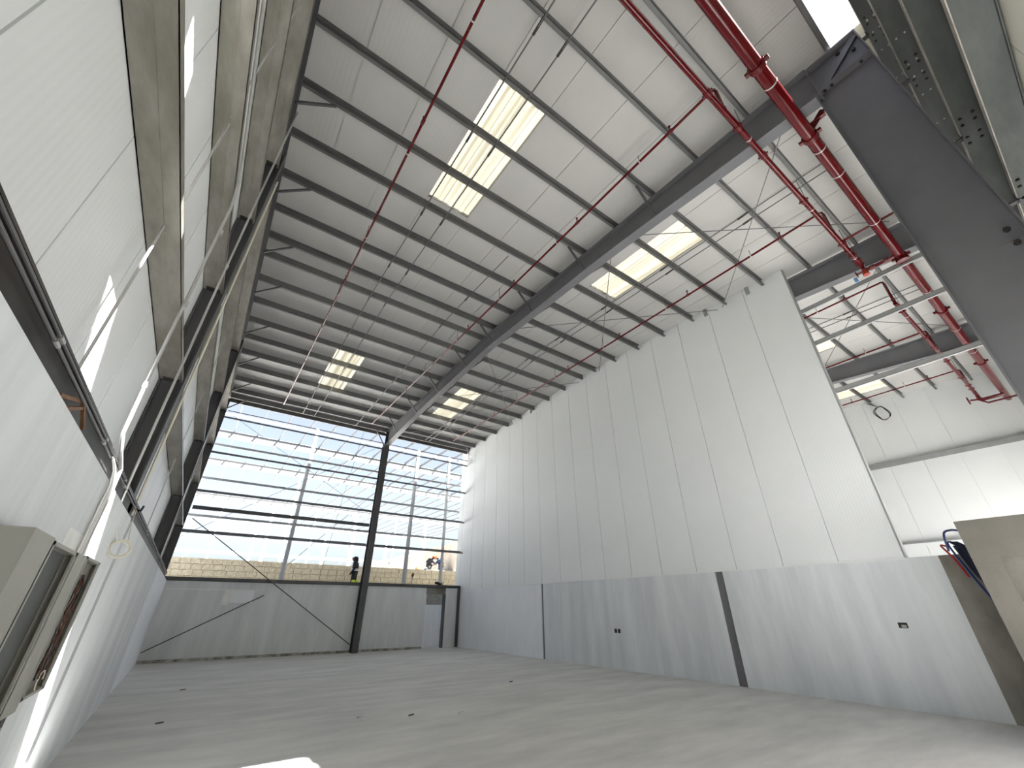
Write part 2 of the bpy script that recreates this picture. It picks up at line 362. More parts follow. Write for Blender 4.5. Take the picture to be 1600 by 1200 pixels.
# ------------------------------------------------------------------ portal frames
def rafter_mesh(x, fwid, y0, y1, zb, ztop, tw=.012, tf=.016):
    ys = [y0 + (y1 - y0) * i / 24 for i in range(25)]
    if y0 < RIDGE < y1: ys = sorted(set(ys + [RIDGE]))
    web = MB(); bot = MB(); top = MB()
    for a, b in zip(ys[:-1], ys[1:]):
        web.prism([(a, zb(a)), (b, zb(b)), (b, ztop(b)), (a, ztop(a))], 'x', x - tw / 2, x + tw / 2)
        bot.prism([(a, zb(a)), (b, zb(b)), (b, zb(b) + tf), (a, zb(a) + tf)], 'x', x - fwid / 2, x + fwid / 2)
        top.prism([(a, ztop(a) - tf), (b, ztop(b) - tf), (b, ztop(b)), (a, ztop(a))], 'x', x - fwid / 2, x + fwid / 2)
    return web, bot, top
def column_mesh(x, y0, y1, z0, z1, fwid, tw=.012, tf=.018):
    return MB().box(x - tw / 2, x + tw / 2, y0, y1, z0, z1).box(x - fwid / 2, x + fwid / 2, y0, y0 + tf, z0, z1).box(x - fwid / 2, x + fwid / 2, y1 - tf, y1, z0, z1)
def bolt(p, d, parent, r=.022, h=.03):
    p = Vector(p); MB().tube([p, p + Vector(d) * h], r, 6).build('bolt', 'bolt', parent)

def portal(x, label, full=True, knees=True):
    t = thing('portal_frame', (x, 10, 0), label, 'steel frame', 'portal frames')
    ztop = lambda y: zr(y) - .205
    web, bot, top = rafter_mesh(x, .24, -.04, 20.35, zraf, ztop)
    web.build('rafter_web', 'steel', t); bot.build('rafter_flange', 'steel', t); top.build('rafter_flange', 'steel', t)
    column_mesh(x, -.74, .03, 0, 9.02, .26).build('front_column', 'steel', t)
    # haunch box above the front column
    h = MB().box(x - .006, x + .006, -.74, -.04, 9.03, 9.68); h.box(x - .13, x + .13, -.74, -.04, 9.02, 9.04)
    h.box(x - .13, x + .13, -.74, -.02, 9.66, 9.68); h.box(x - .13, x + .13, -.75, -.735, 9.02, 9.68); h.box(x - .13, x + .13, -.05, -.03, 8.9, 9.70)
    h.build('knee_box', 'steel', t)
    MB().bar((x - .05, -.72, 9.65), (x - .05, -.06, 9.05), .10, .014, (1, 0, 0)).build('knee_stiffener', 'steel', t)
    for (yy, zz) in ((-.62, 9.40), (-.46, 9.58)): bolt((x - .007, yy, zz), (-1, 0, 0), t, .03, .04)
    for (yy) in (-.10, -.20, -.60): bolt((x - .06, yy, 9.02), (0, 0, -1), t, .022, .03)
    for zz in (5.05, 5.25): bolt((x - .007, -.62, zz), (-1, 0, 0), t, .03, .04)
    MB().box(x - .02, x - .006, -.74, -.50, 5.10, 5.12).build('girt_clip', 'steel', t)
    if full:
        column_mesh(x, 20.02, 20.34, 0, 9.10, .27).build('back_column', 'steel_dark', t)
        MB().box(x - .13, x + .13, 20.02, 20.34, 8.98, 9.0).build('cap_plate', 'steel_dark', t)
        MB().box(x - .14, x + .14, 20.005, 20.02, 8.7, 9.75).build('end_plate', 'steel_dark', t)
    if knees:
        for y in PUR[3::2]:
            for s in (-1, 1):
                zb = zraf(y) + .03
                MB().bar((x + s * .11, y, zb), (x + s * .62, y, zr(y) - .2), .045, .045).build('fly_brace', 'steel_dark', t)
    return t
portal(XM, 'grey steel portal frame spanning the middle of the hall')
portal(X2, 'grey steel portal frame above the partition, tops out past its edge', knees=False)
portal(X3, 'grey steel portal frame farthest back in the neighbouring bay', knees=False)

# left end frame: shallow rafter with posts
t = thing('steel_gable_frame', (-1, 10, 0), 'dark grey steel end frame along the left wall', 'steel frame')
web, bot, top = rafter_mesh(-1.03, .26, -.9, 20.35, lambda y: zr(y) - .78 if True else 0, lambda y: zr(y) - .205)
web.build('rafter_web', 'steel_dark', t); bot.build('rafter_flange', 'steel_dark', t); top.build('rafter_flange', 'steel_dark', t)
def post(y, m='steel_dark'):
    mb = MB().box(-1.12, -.86, y - .006, y + .006, 2.0, 9.6).box(-.876, -.86, y - .12, y + .12, 2.0, 9.6).box(-1.12, -1.105, y - .12, y + .12, 2.0, 9.6)
    return mb.build('post', m, t)
for y in (-.6, 6.72, 14.6, 20.2): post(y)
for y in PUR[3::2]:
    MB().bar((-.88, y, zr(y) - .74), (-.30, y, zr(y) - .2), .045, .045).build('fly_brace', 'steel_dark', t)

# ------------------------------------------------------------------ wall girts
GZ = [4.31, 5.90, 7.50, 9.05]; lev = ['lowest', 'second lowest', 'second highest', 'highest']
bays = [(-1.0, 6.60, 'nearest bay'), (6.85, 14.46, 'middle bay'), (14.74, 20.05, 'bay next to the back wall')]
for zi, z in enumerate(GZ):
    for (y0, y1, bn) in bays:
        mb = MB().box(XP + .005, -.88, y0, y1, z, z + .006)                      # web, seen from below
        mb.box(-.886, -.88, y0, y1, z, z + .07).box(XP + .005, XP + .011, y0, y1, z, z + .07)
        mb.box(-.91, -.88, y0, y1, z + .064, z + .07)
        mb.box(-1.0, -.99, y0, y1, z - .004, z)                                  # rolled crease
        o = thing('wall_girt', (-1.0, (y0 + y1) / 2, z), '%s galvanised girt on the left wall, %s' % (lev[zi], bn), 'girt', 'left wall girts')
        mb.build('channel', 'galv', o)
        for ye, s in ((y0, 1), (y1, -1)):
            MB().box(-1.08, -.90, ye, ye + s * .09, z - .012, z).build('end_clip', 'bolt', o)
BZ = [4.19, 5.71, 7.30, 8.87]
for zi, z in enumerate(BZ):
    for (x0, x1, bn) in ((-.95, 6.11, 'left of the middle column'), (6.39, 11.15, 'right of the middle column')):
        mb = MB().box(x0, x1, 20.22, 20.42, z, z + .006).box(x0, x1, 20.22, 20.228, z - .07, z + .006).box(x0, x1, 20.412, 20.42, z, z + .07)
        single(mb, 'wall_girt', 'steel', '%s dark girt across the open back wall, %s' % (lev[zi], bn), 'girt', 'back wall girts')
mb = MB().box(-.80, 6.05, 20.15, 20.21, 4.97, 5.11)
single(mb, 'cross_beam', 'steel_dark', 'thick dark beam across the open back wall, stopping at the middle column', 'beam')
for i, z in enumerate((8.52, 7.50, 6.12)):
    mb = MB().box(XR + .11, XR + .12, -.05, 8.0, z, z + .11).box(XR + .11, XR + .17, -.05, 8.0, z, z + .008).box(XR + .11, XR + .17, -.05, 8.0, z + .102, z + .11)
    single(mb, 'partition_girt', 'purlin_light', ['highest', 'middle', 'lowest'][i] + ' light girt running past the partition edge to the front column', 'girt', 'partition girts')
for i, z in enumerate((7.15, 3.95)):
    mb = MB().box(XE - .2, XE, -.9, 20.3, z, z + .01).box(XE - .2, XE - .19, -.9, 20.3, z - (.12 if i == 0 else .04), z + (.08 if i == 0 else .03))
    single(mb, 'end_wall_girt', 'purlin_light', ['grey girt across the middle of the far end wall', 'grey girt low on the far end wall, just above the concrete'][i], 'girt', 'end wall girts')
# front girts with punched holes
def holed_plate(x0, x1, y0, y1, z, holes):
    mb = MB(); t_ = .006; x = x0; a, b = y0 + (y1 - y0) * .28, y0 + (y1 - y0) * .36; c, d = y0 + (y1 - y0) * .64, y0 + (y1 - y0) * .72
    for h in sorted(holes):
        mb.box(x, h - .02, y0, y1, z, z + t_)
        for (p, q) in ((y0, a), (b, c), (d, y1)): mb.box(h - .02, h + .02, p, q, z, z + t_)
        x = h + .02
    mb.box(x, x1, y0, y1, z, z + t_); return mb
FG = [(9.55, -.825, -1.06), (8.18, -.82, -1.06), (6.78, -.82, -1.06), (5.62, -.82, -1.06)]
fgl = ['topmost galvanised front girt with punched holes beside the sky gap', 'second galvanised front girt below the sky gap, with bolts and holes',
       'third galvanised front girt from the sky gap, bright lip', 'galvanised front girt next to the cream cladding, top right corner']
for i, (z, ya, yb) in enumerate(FG):
    o = thing('front_girt', (6, -.93, z), fgl[i], 'girt', 'front wall girts')
    hs = [XM + .28 + k for k in (-1.9, -.95, -.45, -.2, .2, .9, 1.5)] + [X2 + k for k in (-1, -.4, .4, 1)] if i < 2 else []
    holed_plate(-1.1, XE, yb, ya, z, hs).build('web', 'galv_front', o)
    MB().box(-1.1, XE, ya - .008, ya, z - (.02 if i == 0 else .075), z).build('inner_flange', 'galv', o)  # lip in lighter steel: light from the floor is put into its colour
    MB().box(-1.1, XE, yb, yb + .008, z - .03, z + .06).build('outer_flange', 'galv_front', o)
    for bx in (XM - .25, XM - .12, XM + .12, XM + .25):
        for by in (ya - .06, yb + .07): bolt((bx, by, z), (0, 0, -1), o, .016, .02)
    for cx in (XM, X2, X3):
        MB().box(cx - .035, cx + .035, ya - .02, -.735, z - .10, z - .085).box(cx - .035, cx + .035, ya - .005, ya + .005, z - .1, z).build('bracket', 'steel_dark', o)

t = thing('eave_closure', (15, -.7, 10), 'pale translucent eave sheet over the front girts past the near column', 'eave sheet')
x = XM + .14
while x < XE - .1:
    MB().box(x, min(x + 1.08, XE), -1.15, -.36, 10.02, 10.03).build('sheet', 'skylight', t); x += 1.075
t = thing('eave_edge', (2.5, -.42, 10), 'cream translucent edge strip of the roof beside the sky gap', 'eave sheet')
x = -1.3
while x < XM + .1:
    MB().box(x, min(x + .355, XM + .13), -.435, -.375, 9.955, 9.968).build('sheet', 'skylight', t); x += .36
# ------------------------------------------------------------------ sprinkler pipes
def hanger(x, y, z, parent, r, zt):
    MB().tube([(x, y, z - r * .2), (x, y, zt)], .006, 5).build('hanger_rod', 'bolt', parent)
def coupling(p, d, r, parent, ears=True):
    p = Vector(p); d = Vector(d); mb = MB().tube([p - d * .05, p + d * .05], r * 1.22, 12)
    if ears:
        s = d.cross(Vector((0, 0, 1))).normalized()
        for q in (-1, 1): mb.box(*(lambda c, e: (c.x - e, c.x + e, c.y - e, c.y + e, c.z - e, c.z + e))(p + s * q * r * 1.45, r * .28))
    mb.build('coupling', 'red_dark', parent, smooth=True)
def band(p, d, r, parent):
    p = Vector(p); d = Vector(d); MB().tube([p - d * .012, p + d * .012], r * 1.05, 14).build('pipe_band', 'band', parent, smooth=True)

R_BIG = .10; YBIG, ZBIG = .355, 8.72
t = thing('sprinkler_main', (6, YBIG, ZBIG), 'largest glossy red pipe running below the roof beside the front columns', 'pipe', 'red sprinkler pipes')
MB().tube([(-.6, YBIG, ZBIG), (XE, YBIG, ZBIG)], R_BIG, 20).build('pipe', 'red', t, smooth=True)
for x in (1.9, 4.75, 6.55, 11.25, 14.6, 19.2): coupling((x, YBIG, ZBIG), (1, 0, 0), R_BIG, t)
for x in (5.15, 6.9, 7.7, 9.55, 13.2, 16, 18.0): band((x, YBIG, ZBIG), (1, 0, 0), R_BIG, t)
for x in (3.2, 9.55, 16): hanger(x, YBIG, ZBIG, t, R_BIG, zr(.38) - .1)
MB().bar((6.46, .04, 8.98), (6.46, YBIG, 8.70), .10, .02, (1, 0, 0)).bar((6.46, .04, 8.86), (6.46, YBIG + .05, 8.86), .07, .02).build('pipe_bracket', 'red_dark', t)
MB().tube([(11.2, YBIG, ZBIG), (11.22, YBIG, ZBIG - .10), (11.22, YBIG, ZBIG - .16)], [.09, .125, .125], 14).build('tee', 'red', t, smooth=True)
R_X = .05; YX, ZX = 1.01, 8.88
def cross_main(x0, x1, label, joints, risers):
    t = thing('sprinkler_cross_main', ((x0 + x1) / 2, YX, ZX), label, 'pipe', 'red sprinkler pipes')
    MB().tube([(x0, YX, ZX), (x1, YX, ZX)], R_X, 14).build('pipe', 'red', t, smooth=True)
    for x in joints: coupling((x, YX, ZX), (1, 0, 0), R_X, t)
    for x in joints[::2]: band((x + .35, YX, ZX), (1, 0, 0), R_X, t); hanger(x + .35, YX, ZX, t, R_X, zr(YX) - .15)
    for x in risers:
        MB().tube([(x, YX, ZX), (x, YX, 9.58)], .032, 10).build('riser', 'red', t, smooth=True); coupling((x, YX, 9.0), (0, 0, 1), .034, t, False)
    return t
cm = cross_main(-.5, 11.0, 'mid-sized red cross pipe feeding the three long branch pipes', (1.7, 4.58, 5.5, 6.36, 8.0, 9.94, 10.3, 10.55, 10.8), (1.13, 5.12, 9.53))
cm2 = cross_main(13.5, XE - .1, 'mid-sized red cross pipe in the neighbouring bay, far right', (14.1, 16.2, 17.1, 18.6, 20.5, 21.5, 22.0), (13.5, 17.5, 21.8))
# control valve drop between the cross pipe and the large main
t = thing('valve_assembly', (11.1, .8, 8.7), 'red valve and drop linking cross pipe to the largest red pipe', 'valve')
MB().tube([(10.9, YX, ZX), (11.08, YX, ZX - .04), (11.12, YX, ZX - .12), (11.12, .9, 8.72), (11.12, YBIG + .05, 8.72)], .042, 12).build('drop_pipe', 'red', t, smooth=True)
for p, d in (((11.12, .86, 8.72), (0, 1, 0)), ((11.12, .58, 8.72), (0, 1, 0)), ((11.0, YX, ZX - .01), (1, 0, 0)), ((10.9, YX, ZX), (1, 0, 0))): coupling(p, d, .048, t)
MB().tube([(11.12, YX, 8.76), (11.12, YX, 8.60)], [.05, .07], 12).build('drain_cap', 'red_cap', t, smooth=True)
MB().tube([(11.12, 1.04, 8.72), (11.12, 1.17, 8.72)], .02, 8).tube([(11.12 + .07 * math.cos(a_ * .5236), 1.17, 8.72 + .07 * math.sin(a_ * .5236)) for a_ in range(12)], .011, 6, True).build('hand_wheel', 'red', t)
MB().box(11.09, 11.13, 1.19, 1.26, 8.52, 8.65).build('tag_plate', 'pale_blue', t)
t = thing('valve_assembly', (22.6, .8, 8.7), 'red valve and drop beside the far end wall', 'valve')
MB().tube([(22.3, YX, ZX), (22.7, YX, ZX - .05), (22.75, YX, ZX - .2), (22.75, .9, 8.62), (22.75, YBIG, 8.62)], .06, 12).build('drop_pipe', 'red', t, smooth=True)
MB().tube([(22.75, 1.25, 8.70), (22.75, 1.05, 8.66), (22.75, .85, 8.45), (22.75, .0, 8.45)], .035, 8).build('drain_pipe', 'red', t, smooth=True)
MB().tube([(22.75 + .14 * math.cos(a_ * .5236), 1.30, 8.7 + .14 * math.sin(a_ * .5236)) for a_ in range(12)], .02, 6, True).build('hand_wheel', 'red', t)
R_B = .026
def branch(x, y1, label, z=9.66, y0=1.01):
    t = thing('sprinkler_branch', (x, (y0 + y1) / 2, z), label, 'pipe', 'red sprinkler pipes')
    MB().tube([(x, y0, 9.56), (x, y0 + .01, z - .02), (x, y0 + .05, z), (x, y1, z)], R_B, 10).build('pipe', 'red', t, smooth=True)
    y = y0 + .9
    i = 0
    while y < y1:
        coupling((x, y, z), (0, 1, 0), R_B * 1.1, t, False)
        MB().tube([(x, y, z), (x, y, z + .14)], .013, 6).tube([(x, y, z + .14), (x, y, z + .165)], .025, 8).build('sprinkler_head', 'red_dark', t)
        if i % 1 == 0: hanger(x, y + .75, z, t, R_B, zr(y + .75) - .2); band((x, y + .75, z), (0, 1, 0), R_B, t)
        y += 2.6; i += 1
    return t
branch(1.13, 19.4, 'thin red branch pipe over the left part of the hall')
branch(5.10, 19.2, 'thin red branch pipe just left of the middle rafter')
branch(9.52, 19.0, 'thin red branch pipe nearest the partition top')
branch(13.5, 19, 'thin red branch pipe just past the partition edge, bending at the cross pipe')
branch(17.5, 19, 'thin red branch pipe in the neighbouring bay, second past the partition')
branch(21.8, 19, 'thin red branch pipe in the neighbouring bay, next to the end wall')
mb = MB().tube([(9.97, 1.0, 8.97), (9.97, -.10, 8.97)], R_B, 8)
single(mb, 'sprinkler_stub', 'red', 'short red stub pipe crossing over the largest red pipe', 'pipe', 'red sprinkler pipes', smooth=True)
mb = MB().tube([(-.8, 20.15, 9.12), (11.15, 20.15, 9.12), (11.15, 20.15, 9.75)], .02, 6)
single(mb, 'back_wall_pipe', 'red_dark', 'thin dark red pipe running across the top of the back opening', 'pipe')

# ------------------------------------------------------------------ roof conduits, sag rods and bracing
for i, (x, y0, y1, lb) in enumerate(((2.05, -.3, 20.1, 'thin grey conduit under the roof along the left edge of the near skylight'),
                                     (2.57, -.3, 20.1, 'thin grey conduit under the roof along the middle of the near skylight'),
                                     (4.55, 6.6, 20.2, 'thin grey conduit under the roof left of the middle rafter'),
                                     (8.30, .5, 20.0, 'thin grey conduit below the skylight right of the middle rafter, left one'),
                                     (8.55, .5, 20.0, 'thin grey conduit below the skylight right of the middle rafter, right one'),
                                     (14.6, .5, 14.0, 'thin grey conduit under the neighbouring bay roof, left one'),
                                     (14.9, .5, 14.0, 'thin grey conduit under the neighbouring bay roof, right one'))):
    ys = [y0] + ([RIDGE] if y0 < RIDGE < y1 else []) + [y1]
    o = thing('roof_conduit', (x, (y0 + y1) / 2, 9.8), lb, 'conduit', 'roof conduits')
    MB().tube([(x, y, zr(y) - .215) for y in ys], .014, 6).build('pipe', 'rod', o)
    for y in PUR[2:-2:2]:
        if y0 < y < y1: MB().box(x - .02, x + .02, y - .04, y + .25, zr(y) - .222, zr(y) - .195).build('clamp', 'bolt', o)
cells = [(.2, 4.35, 'nearest'), (4.5, 9.6, 'second'), (10.8, 15.7, 'third'), (15.8, 20.1, 'farthest')]
for (y0, y1, nm) in cells:
    for s in (0, 1):
        a, b = ((XM + .1, y0), (XR - .03, y1)) if s == 0 else ((XM + .1, y1), (XR - .03, y0))
        mb = MB().tube([(a[0], a[1], zr(a[1]) - .26), (b[0], b[1], zr(b[1]) - .26)], .011, 6)
        single(mb, 'bracing_rod', 'rod', '%s roof bracing rod right of the middle rafter, %s' % (nm, ('receding towards the partition', 'approaching towards the partition')[s]), 'rod', 'roof bracing rods')
for (y0, y1, s) in ((.2, 4.35, 0), (.2, 4.35, 1)):
    a, b = ((X2 + .1, y0), (X3, y1)) if s == 0 else ((X2 + .1, y1), (X3, y0))
    single(MB().tube([(a[0], a[1], zr(a[1]) - .26), (b[0], b[1], zr(b[1]) - .26)], .011, 6), 'bracing_rod', 'rod',
           'thin roof bracing rod past the partition edge, %s' % ('rising left to right', 'falling left to right')[s], 'rod', 'roof bracing rods')
# back wall bracing cables
for lb, a, b in (('long dark brace from the left corner steelwork down to the middle column foot', (-.69, 20.18, 4.64), (6.05, 20.18, .30)),
                 ('short dark brace rising from the back left floor corner', (-.74, 20.2, .32), (2.43, 20.2, 2.06)),
                 ('thin brace rod from the top left corner across the open back wall', (-.82, 20.25, 9.1), (6.0, 20.25, 5.55)),
                 ('thin brace rod falling from the middle column head to the left', (6.05, 20.25, 9.0), (-.8, 20.25, 4.0))):
    single(MB().tube([a, b], .018 if 'dark' in lb else .009, 6), 'brace_rod', 'rod' if 'thin' in lb else 'steel_dark', lb, 'rod', 'back wall braces')
o = single(MB().tube([(-.75, 20.15, 8.4), (3.0, 20.15, 3.2)], .004, 4), 'hanging_line', 'wire', 'very thin line hanging in the open back wall', 'wire')
bpy.data.objects.remove(o)
single(MB().tube([(5.0, 20.1, 9.5), (4.6, 20.1, 6.0), (4.3, 20.1, 2.6)], .006, 4), 'hanging_wire', 'wire', 'thin wire hanging left of the middle back column', 'wire')
# hangers dropping along the partition top
for i, (y, z) in enumerate(((3.55, 9.75), (4.9, 9.75), (14.2, 9.7), (15.0, 9.7))):
    single(MB().box(XR - .05, XR + .0, y - .05, y + .05, zr(y) - .26, zr(y)), 'roof_bracket', 'purlin_light',
           'small grey bracket where the partition meets the roof, %s from the partition edge' % ordn(i), 'bracket', 'partition brackets')

# ------------------------------------------------------------------ left wall services
def cpl(p, d, parent, r=.02):
    p = Vector(p); d = Vector(d); MB().tube([p - d * .03, p + d * .03], r, 8).build('coupling', 'conduit', parent, smooth=True)
for i, (x, z) in enumerate(((-.80, 2.645), (-.815, 2.70))):
    o = thing('ledge_conduit', (x, 8, z), ['lower', 'upper'][i] + ' zinc conduit lying along the top of the left concrete plinth', 'conduit', 'ledge conduits')
    MB().tube([(x, -.6, z), (x, 20, z)], .008, 8).build('pipe', 'rod', o, smooth=True)
    for y in (2.42 + i * .07, 3.95 + i * .1, 5.4, 9.0, 13.0): cpl((x, y, z), (0, 1, 0), o, .012)
o = thing('wall_conduit', (-.8, 4.4, 2), 'zinc conduit bending from the second girt down into the enclosure', 'conduit', 'wall conduits')
MB().tube([(-.855, -.5, 5.97), (-.855, 3.8, 5.97), (-.85, 4.25, 5.9), (-.83, 4.36, 5.6), (-.81, 4.36, 3.3), (-.80, 4.36, 2.85), (-.77, 4.42, 2.72), (-.75, 4.60, 2.62), (-.745, 4.60, 2.45), (-.745, 4.58, 1.95)], .014, 8).build('pipe', 'conduit', o, smooth=True)
for z in (5.2, 4.2, 3.3): cpl((-.81, 4.36, z), (0, 0, 1), o, .02)
o = thing('wall_conduit', (-.8, 5.5, 2.4), 'zinc conduit rising from its open end above the cable coil to the roof', 'conduit', 'wall conduits')
MB().tube([(-.80, 5.62, 2.36), (-.80, 5.55, 2.75), (-.80, 5.45, 5.5), (-.80, 5.45, 9.3)], .013, 8).build('pipe', 'conduit', o, smooth=True)
for z in (2.40, 5.6, 6.6): cpl((-.80, 5.46 if z > 3 else 5.61, z), (0, 0, 1), o, .02)
o = thing('wall_conduit', (-.84, 6.95, 2.4), 'tan sunlit edge strip along the first left wall post', 'conduit', 'wall conduits')
MB().tube([(-.835, 6.88, 2.60), (-.835, 6.86, 9.0)], .016, 8).build('pipe', 'cream_cable', o, smooth=True)  # pale tube paints the sunlit inner flange edge of the post
MB().tube([(-.76, 6.9, 2.72), (-.78, 7.0, 2.68), (-.83, 7.1, 2.70)], .012, 6).build('tail', 'wire', o)
for i in range(3):
    y = 4.44 + i * .055
    o = thing('drop_conduit', (-.75, y, 2), '%s of three grey conduits dropping into the open enclosure' % ['leftmost', 'middle', 'rightmost'][i], 'conduit', 'drop conduits')
    MB().tube([(-.745, y, 1.90), (-.745, y, 2.45), (-.76, y - .03, 2.56), (-.80, y - .06, 2.66)], .011, 8).build('pipe', 'conduit', o, smooth=True)
# vertical sag rods tying the girts
for j, (y, nm) in enumerate(((3.50, 'nearest bay'), (10.6, 'middle bay'), (17.4, 'bay next to the back wall'))):
    for k in range(len(GZ)):
        z0 = 2.76 if k == 0 else GZ[k - 1]; z1 = GZ[k]; yy = y + (.05 if k % 2 else -.03)
        single(MB().tube([(-.99, yy, z0), (-.99, yy, z1 + .1)], .010, 6), 'sag_rod', 'conduit',
               'vertical tie rod below %s left girt, %s' % (lev[k], nm), 'rod', 'left wall tie rods')
# electrical enclosure on the left wall
t = thing('electrical_enclosure', (XL, 3.6, 1.1), 'open grey wall enclosure with two compartments and loose wires', 'enclosure')
xf = -.60
MB().box(XL, xf, 2.62, 2.98, 1.10, 1.90).build('blank_cover', 'enclosure', t)
def open_box(y0, y1, z0, z1, name, back, dp):
    mb = MB(); e = .018
    mb.box(XL, xf, y0, y0 + e, z0, z1).box(XL, xf, y1 - e, y1, z0, z1).box(XL, xf, y0, y1, z1 - e, z1).box(XL, xf, y0, y1, z0, z0 + e)
    mb.box(xf - .012, xf, y0, y0 + .05, z0, z1).box(xf - .012, xf, y1 - .05, y1, z0, z1)
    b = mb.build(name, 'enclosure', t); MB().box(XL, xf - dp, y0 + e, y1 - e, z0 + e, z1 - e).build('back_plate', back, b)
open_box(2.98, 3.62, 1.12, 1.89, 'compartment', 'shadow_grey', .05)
MB().box(XL, xf, 3.62, 3.92, 1.10, 1.89).build('mullion_cover', 'enclosure', t)
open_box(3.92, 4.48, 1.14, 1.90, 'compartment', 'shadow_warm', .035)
random.seed(3)
for k in range(7):
    y = 4.10 + .022 * k; pts = []
    for q in range(9):
        pts.append((-.612 + random.uniform(-.015, .012), y + random.uniform(-.03, .03) + (.10 * (q / 8) if k % 2 else -.02 * q / 8), 1.80 - q * .072))
    MB().tube(pts, .004, 5).build('wire', 'copper' if k % 3 else 'black', t)
MB().tube([(-.605, 4.24 + .07 * math.cos(a * .63), 1.21 + .05 * math.sin(a * .63)) for a in range(8)], .004, 5).build('wire_loop', 'cream_cable', t)
single(MB().box(XL - .01, XL + .004, 4.05, 4.95, 1.90, 2.08), 'render_patch', 'patch', 'rough white filler patch above the open enclosure', 'filler patch')
# slotted cable tray below the enclosure
t = thing('cable_tray', (XL, 4.35, 0), 'slotted dark metal tray standing below the open enclosure', 'cable tray')
for yy in (4.12, 4.50):
    mb = MB().box(XL + .03, XL + .035, yy, yy + .12, .0, 1.10).box(XL + .0, XL + .035, yy, yy + .006, .0, 1.10).box(XL, XL + .035, yy + .114, yy + .12, .0, 1.10)
    o = mb.build('rail', 'bolt', t)
    for k in range(9): MB().box(XL + .036, XL + .038, yy + .045, yy + .075, .26 + k * .09, .31 + k * .09).build('slot', 'cream_cable' if k % 2 else 'black', o)
for k in range(4): MB().box(XL + .005, XL + .03, 4.24, 4.50, .3 + k * .22, .33 + k * .22).build('rung', 'galv', t)
# coiled cable
t = thing('cable_coil', (-.75, 5.87, 2.0), 'coiled white cable hanging on the left concrete plinth', 'cable')
for k in range(6):
    r = .068 + .004 * k; ox = random.uniform(-.01, .01); oz = random.uniform(-.008, .008)
    MB().tube([(-.69 + ox + r * math.cos(a_ * .2618), 5.87 + .012 * (k % 3) + .05 * math.cos(a_ * .2618), 2.13 + oz + r * math.sin(a_ * .2618)) for a_ in range(24)], .004, 6, True).build('loop', 'cream_cable', t, smooth=True)
MB().tube([(-.73, 5.85, 2.19), (-.755, 5.78, 2.26), (-.79, 5.64, 2.38)], .004, 6).build('lead', 'cream_cable', t)
MB().tube([(-.65, 5.9, 2.19), (-.72, 6.2, 2.40), (-.765, 6.5, 2.60)], .004, 6).build('tail', 'cream_cable', t)
# timber offcuts on the ledge
for i, (a, b, lb) in enumerate((((-.80, 2.76, 2.53), (-.82, 3.20, 2.66), 'longest brown timber offcut wedged on the left plinth top'),
                                ((-.80, 2.95, 2.53), (-.81, 3.22, 2.63), 'middle brown timber offcut wedged on the left plinth top'),
                                ((-.81, 3.16, 2.66), (-.79, 3.32, 2.54), 'upright brown timber offcut at the end of the wedged pieces'))):
    single(MB().bar(a, b, .016, .02), 'timber_offcut', 'wood', lb, 'timber', 'timber offcuts')

# ------------------------------------------------------------------ concrete stub room, far right
t = thing('concrete_kiosk', (10, .3, 0), 'unfinished grey concrete room with dark window opening at right edge', 'concrete room')
kx = 10.0
k = MB(); k.box(kx, kx + .15, 1.19, 1.49, 0, 2.845); k.box(kx, kx + .15, -.9, 1.19, 2.30, 2.845); k.box(kx, kx + .15, -.9, -.4, 0, 2.30); k.box(kx, kx + .15, -.4, 1.19, 0, .9)
k.build('front_wall', 'kiosk', t)
MB().box(kx + .15, XR, 1.34, 1.49, 0, 2.845).build('side_wall', 'kiosk', t)
MB().box(kx, XR, -.9, 1.49, 2.845, 2.86).build('roof_slab', 'kiosk', t)
MB().box(kx, XR, -1.0, -.9, 0, 2.86).build('added_rear_wall', 'kiosk', t)  # unseen wall added so the window opening stays dark
# hoses draped over the concrete
def arc_pts(pts, n=6):
    out = []; P = [Vector(p) for p in pts]
    for i in range(len(P) - 1):
        p0 = P[max(i - 1, 0)]; p1 = P[i]; p2 = P[i + 1]; p3 = P[min(i + 2, len(P) - 1)]
        for k_ in range(n):
            t_ = k_ / n; out.append(.5 * ((2 * p1) + (-p0 + p2) * t_ + (2 * p0 - 5 * p1 + 4 * p2 - p3) * t_ ** 2 + (-p0 + 3 * p1 - 3 * p2 + p3) * t_ ** 3))
    out.append(P[-1]); return out
hx = 11.12
single(MB().tube(arc_pts([(hx + .06, 1.9, 2.60), (hx, 1.97, 2.62), (hx, 1.88, 2.40), (hx, 1.80, 2.08)]), .016, 8), 'red_hose', 'red_hose', 'red hose looped over the concrete plinth end', 'hose', smooth=True)
single(MB().tube(arc_pts([(hx + .1, 1.70, 2.60), (hx - .02, 1.86, 2.66), (hx - .03, 1.78, 2.25), (hx - .02, 1.68, 1.85), (hx - .02, 1.60, 1.62)]), .015, 8), 'blue_hose', 'blue_hose', 'thin blue hose hanging lowest over the concrete plinth end', 'hose', smooth=True)
t = thing('hose_bundle', (hx - .05, 1.7, 2.4), 'dark blue coil of hose bunched beside the concrete room', 'hose')
for k in range(5):
    oy = .02 * k
    MB().tube(arc_pts([(hx - .03, 1.82 - oy, 2.66), (hx - .06, 1.70 - oy, 2.52), (hx - .07, 1.585 - oy * .3, 2.15), (hx - .06, 1.60, 1.98 + .02 * k), (hx - .05, 1.68 - oy, 2.10), (hx - .03, 1.80 - oy, 2.60)], 5), .016, 7).build('loop', 'navy_hose', t, smooth=True)
